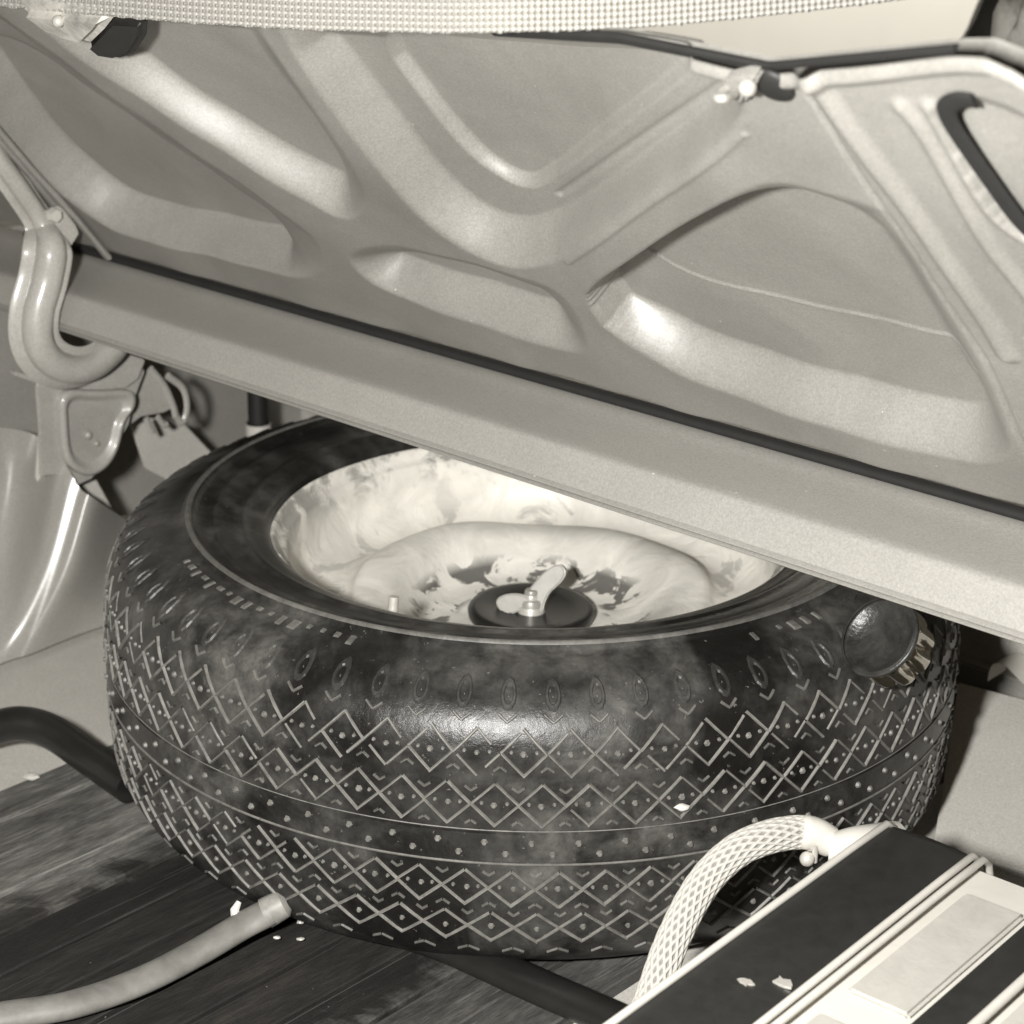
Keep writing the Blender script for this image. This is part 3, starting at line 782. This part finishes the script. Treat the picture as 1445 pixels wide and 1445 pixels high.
# ------------------------------------------------------------------ braided hose from the floor to the case
hp = [(896, 1475, 1.255), (922, 1402, 1.265), (950, 1325, 1.275), (990, 1250, 1.285), (1036, 1203, 1.29), (1085, 1181, 1.295), (1130, 1174, 1.30), (1150, 1178, 1.30)]
path = smooth_path([atd(*p) for p in hp], 80)
P, T, A = frames(path, FW)
hv = []; NH = 168; HR = .0098; s_acc = 0
for i, (p, t, a) in enumerate(zip(P, T, A)):
    if i: s_acc += np.linalg.norm(P[i]-P[i-1])
    b = np.cross(t, a)
    for j in range(NH):
        q = 2*math.pi*j/NH
        k = 14; ph = s_acc/.0056*math.pi
        w1 = math.sin(k*q+ph*1.0); w2 = math.sin(k*q-ph*1.0)
        h = .00075*max(w1, w2)-.0006*(1 if max(w1, w2) < -.12 else 0)
        hv.append(p+(b*math.cos(q)+a*math.sin(q))*(HR+h))
hose = thing('braided_hose', 'pale braided hose arching from the floor to the case in front of the tyre', 'hose', tuple(P[0]))
def braid_mat():
    mt, nt, b = new_mat('cotton_braid'); 
    at_ = nt.nodes.new('ShaderNodeAttribute'); at_.attribute_name = 'gapmask'
    c = mixc(nt, at_.outputs['Fac'], .48, .24); nt.links.new(c, b.inputs['Base Color']); b.inputs['Roughness'].default_value = .7
    bump(nt, b, noise(nt, 900, 2), .3, .0004); return mt
M['braid'] = braid_mat()
hv = [q-P[0] for q in hv]
ho = mesh('braided_sleeve', hv, grid_faces(len(P), NH, wrap_v=True), M['braid'], hose, 180)
at_ = ho.data.attributes.new('gapmask', 'FLOAT', 'POINT'); vals = []
s_acc = 0
for i in range(len(P)):
    if i: s_acc += np.linalg.norm(P[i]-P[i-1])
    for j in range(NH):
        q = 2*math.pi*j/NH; ph = s_acc/.0056*math.pi
        vals.append(1. if max(math.sin(14*q+ph), math.sin(14*q-ph)) < -.12 else 0.)
at_.data.foreach_set('value', vals)
fp = [np.array(atd(*p))-P[0] for p in ((1128, 1173, 1.298), (1150, 1177, 1.30), (1168, 1186, 1.302), (1178, 1190, 1.303))]
v, f = tube(smooth_path(fp, 6), .0102, n=18, up=FW, rad=list(np.interp(np.linspace(0, 1, 19), [0, .1, .5, .8, 1], [.95, 1.06, 1.0, .95, .55]))); mesh('sleeve_end', v, f, M['white'], hose)
fp = [np.array(atd(*p))-P[0] for p in ((1172, 1196, 1.295), (1180, 1196, 1.295), (1205, 1188, 1.30), (1232, 1183, 1.31), (1262, 1178, 1.33))]
v, f = tube(smooth_path(fp, 6), .0088, n=18, up=FW, rad=list(np.interp(np.linspace(0, 1, 25), [0, .08, .3, 1], [.5, 1.05, 1.1, 1.0]))); mesh('nozzle', v, f, M['white'], hose)
bm = bmesh.new(); bmesh.ops.create_uvsphere(bm, u_segments=14, v_segments=8, radius=.0048, matrix=Matrix.Translation(tuple(np.array(atd(1139, 1212, 1.295))-P[0])))
bmesh.ops.create_cone(bm, segments=10, radius1=.002, radius2=.002, depth=.014, cap_ends=True, matrix=Matrix.Translation(tuple(np.array(atd(1150, 1202, 1.295))-P[0])))
bmobj('clamp_screw', bm, M['steel'], hose, 60)

# ------------------------------------------------------------------ other hoses and bits on the floor
fr = lambda x, y, z: atz(x, y, z)
pts = [fr(-90, 1452, .012), fr(0, 1434, .012), fr(100, 1418, .012), fr(190, 1388, .012), fr(280, 1343, .014), fr(345, 1305, .022), fr(382, 1285, .030)]
gh = thing('grey_hose', 'pale grey rubber hose curving on the floor at lower left', 'hose', tuple(pts[0]))
pp = smooth_path(pts, 10)
v, f = tube([p-pts[0] for p in pp], .0115, .0078, (0, 0, 1), 20, True, None, lambda t, q: 1+.02*math.sin(17*t+3*q)); mesh('hose_body', v, f, plain('grey_hose_rubber', .19, .6, nscale=50, var=.3), gh, 70)
e0 = pp[-1]-pts[0]; ed = pp[-1]-pp[-4]; ed /= np.linalg.norm(ed)
v, f = tube([e0-ed*.004, e0, e0+ed*.010, e0+ed*.013], .0105, n=16, rad=[1, 1, .92, .6]); mesh('hose_nozzle', v, f, plain('dull_nozzle', .26, .5, var=.4), gh)
v, f = tube([e0-ed*.022+np.array([-.004, .004, .004]), e0-ed*.022+np.array([-.005, .006, .009]), e0-ed*.020+np.array([-.004, .008, .013])], .0035, n=8, rad=[1, .9, .5]); mesh('hose_tab', v, f, M['white'], gh)
pts = [fr(-60, 1050, .02), fr(-15, 1030, .028), fr(30, 1021, .034), fr(75, 1034, .03), fr(125, 1068, .02), fr(185, 1110, .014)]
v, f = tube(smooth_path(pts, 10), .0138, n=20, up=(0, 0, 1))
tag(mesh('black_tube', v, f, M['blackgloss'], None, 80), 'bent black rubber tube entering under the tyre at left', 'tube')
v, f = tube(smooth_path([fr(440, 1262, .008), fr(560, 1310, .008), fr(640, 1338, .009), fr(760, 1392, .009), fr(870, 1440, .009), fr(980, 1492, .009)], 8), .0155, .0085, (0, 0, 1), 20)
tag(mesh('jack_bar', v, f, M['blackgloss'], None, 80), 'flat black bar on the floor running out from under the front of the tyre', 'bar')

# black post with white tape behind the tyre
pb = at(364, 590, F*.20, F)
post = thing('bolt', 'small black bolt with a white tape collar standing behind the tyre', 'bolt', tuple(pb))
k = np.linalg.norm(pb-CAM)/FPX
v, f = lathe([(.0, .06), (13*k, .06), (14*k, .02), (14*k, -6*k), (17*k, -7*k), (17*k, -60*k), (0, -60*k)], 20); mesh('shaft', v, f, M['black'], post)
v, f = lathe([(14.2*k, -7*k), (18*k, -7.5*k), (18.3*k, -15*k), (18*k, -24*k), (14*k, -24.5*k)], 20); mesh('collar', v, f, M['tape'], post)

# curled white paper on the ledge
uu = at(1424, 945, F*(FB-.02), F); 
pth = [at(x, y, F*(FB-.02), F) for x, y in ((1409, 952), (1413, 934), (1420, 927), (1434, 930), (1452, 948), (1460, 956))]
v = []
pth = smooth_path(pth, 5)
for p in pth:
    for k_, h in ((0, 0), (1, 0)): v.append(p-F*(.030*k_)+F*.012)
f = grid_faces(len(pth), 2)
tag(mesh('paper_curl', v, f, M['tape'], None, 60), 'curled scrap of white paper on the ledge at far right', 'paper')

# white flecks
def fleck(pos, r, label, nrm=(0, 0, 1), mat='tape', name='paint_fleck'):
    bm = bmesh.new(); bmesh.ops.create_icosphere(bm, subdivisions=2, radius=r)
    for q in bm.verts: q.co = Vector((q.co.x*(1+rnd.uniform(-.3, .4)), q.co.y*(.7+rnd.uniform(-.2, .3)), q.co.z*(.5+rnd.uniform(-.1, .1))))
    o = bmobj(name, bm, M[mat], None, 50, tuple(pos)); return tag(o, label, 'fleck')
def on_tread(x, y):
    for d in np.linspace(1.1, 1.6, 1200):
        p = atd(x, y, d)
        if math.hypot(p[0], p[1]) < .3238: return atd(x, y, d-.0012)
fleck(on_tread(962, 1139), .0045, 'white paint fleck stuck on the tread of the tyre')
fleck(atz(44, 1096, .004), .0055, 'pale chip on the floor boards near the black tube')
for q, l in (((424, 1301), 'upper pale crumb on the floor beyond the grey hose nozzle'), ((391, 1323), 'pale crumb on the floor just below the grey hose nozzle'), ((424, 1325), 'lower pale crumb on the floor right of the hose nozzle')):
    fleck(atz(*q, .004), .0024, l, mat='steel', name='crumb')

# ------------------------------------------------------------------ woven canvas hanging over the lid's free edge
hem_px = [(-120, 0), (0, 9), (120, 20), (260, 32), (430, 42), (640, 47), (870, 42), (1000, 31), (1150, 15), (1290, -2), (1420, -22)]
hx = np.array([p[0] for p in hem_px], float); hy = np.array([p[1] for p in hem_px], float)
def cdepth(x):
    # follows the lid's edge on the left, hangs straight on from its middle
    p = lidp(*st(min(x, 700), 4), .055); return (p-CAM)@FW
cell = 9.0; sub = 6
xs = np.arange(-90, 1400, cell/sub); hemy = np.interp(xs, hx, hy)
k_ = np.ones(61)/61; hemy = np.convolve(np.pad(hemy, 30, 'edge'), k_, 'valid')
ny = 30*sub+1
dep = np.array([cdepth(x) for x in xs]); dep = np.convolve(np.pad(dep, 40, 'edge'), np.ones(81)/81, 'valid')
cv = []
for i, x in enumerate(xs):
    for j in range(ny):
        y = hemy[i]+1.0*math.sin(i*.37)*(j == 0)+.7*math.sin(i*.11)*(j == 0)-j*cell/sub
        a = i/sub*math.pi*1.0; b_ = j/sub*math.pi*1.0
        wx, wy = math.sin(a), math.sin(b_)
        par = 1 if (int(i//sub)+int(j//sub)) % 2 else -1
        h = abs(wx)*abs(wy)*(1.0 if par > 0 else .75)+.15*par*wx*wy
        hole = max(0, 1-math.hypot((((i+sub/2) % sub)-sub/2), (((j+sub/2) % sub)-sub/2))/2.2)
        off = .0016*h-.0075*hole
        p = atd(x, y, dep[i]-off); cv.append(p)
cf = grid_faces(len(xs), ny)
nb = len(cv)
# backing sheet and hem edge give the cloth its thickness
for i, x in enumerate(xs):
    for j in (0, ny-1): cv.append(atd(x, hemy[i]+(-j*cell/sub), dep[i]+.005))
for i in range(len(xs)-1):
    a = nb+2*i
    cf += [(a, a+1, a+3, a+2), (i*ny, a, a+2, (i+1)*ny)]
tag(mesh('canvas_cloth', cv, cf, plain('white_canvas', .40, .85, nscale=500, var=.08, bmp=.2), None, 60), 'white open-weave canvas cloth hanging across the top above the lid', 'cloth')

# ------------------------------------------------------------------ dark pillar and grey shrub beyond the lid at the upper right
pd = 2.3
pil = [(1180, 560), (1338, 110), (1352, 72), (1378, 25), (1392, -10), (1420, -60), (1455, -60), (1424, 10), (1412, 60), (1405, 110), (1290, 560)]
tag(bmobj('dark_post', plate([atd(x, y, pd) for x, y in pil], -FW, .05, .004), plain('dark_grey_post', .06, .6), None, 40), 'dark slanting post beyond the upper right corner of the lid', 'post')
bm = bmesh.new(); bmesh.ops.create_icosphere(bm, subdivisions=5, radius=1)
from mathutils import noise as mn
for q in bm.verts:
    d_ = q.co.normalized(); q.co = d_*(1+.22*mn.noise(d_*3.1)+.10*mn.noise(d_*8)+.05*mn.noise(d_*19))
bmesh.ops.transform(bm, matrix=Matrix.Translation(tuple(atd(1478, 92, 1.9))) @ Matrix.Translation((0, 0, -.30)) @ Matrix.Diagonal((.075, .075, .385, 1)), verts=bm.verts)
tag(bmobj('rock', bm, plain('grey_stone', .55, .8, nscale=40, var=.5, bmp=.6), None, 180), 'tall rough grey rock beyond the lid at the far upper right', 'rock')
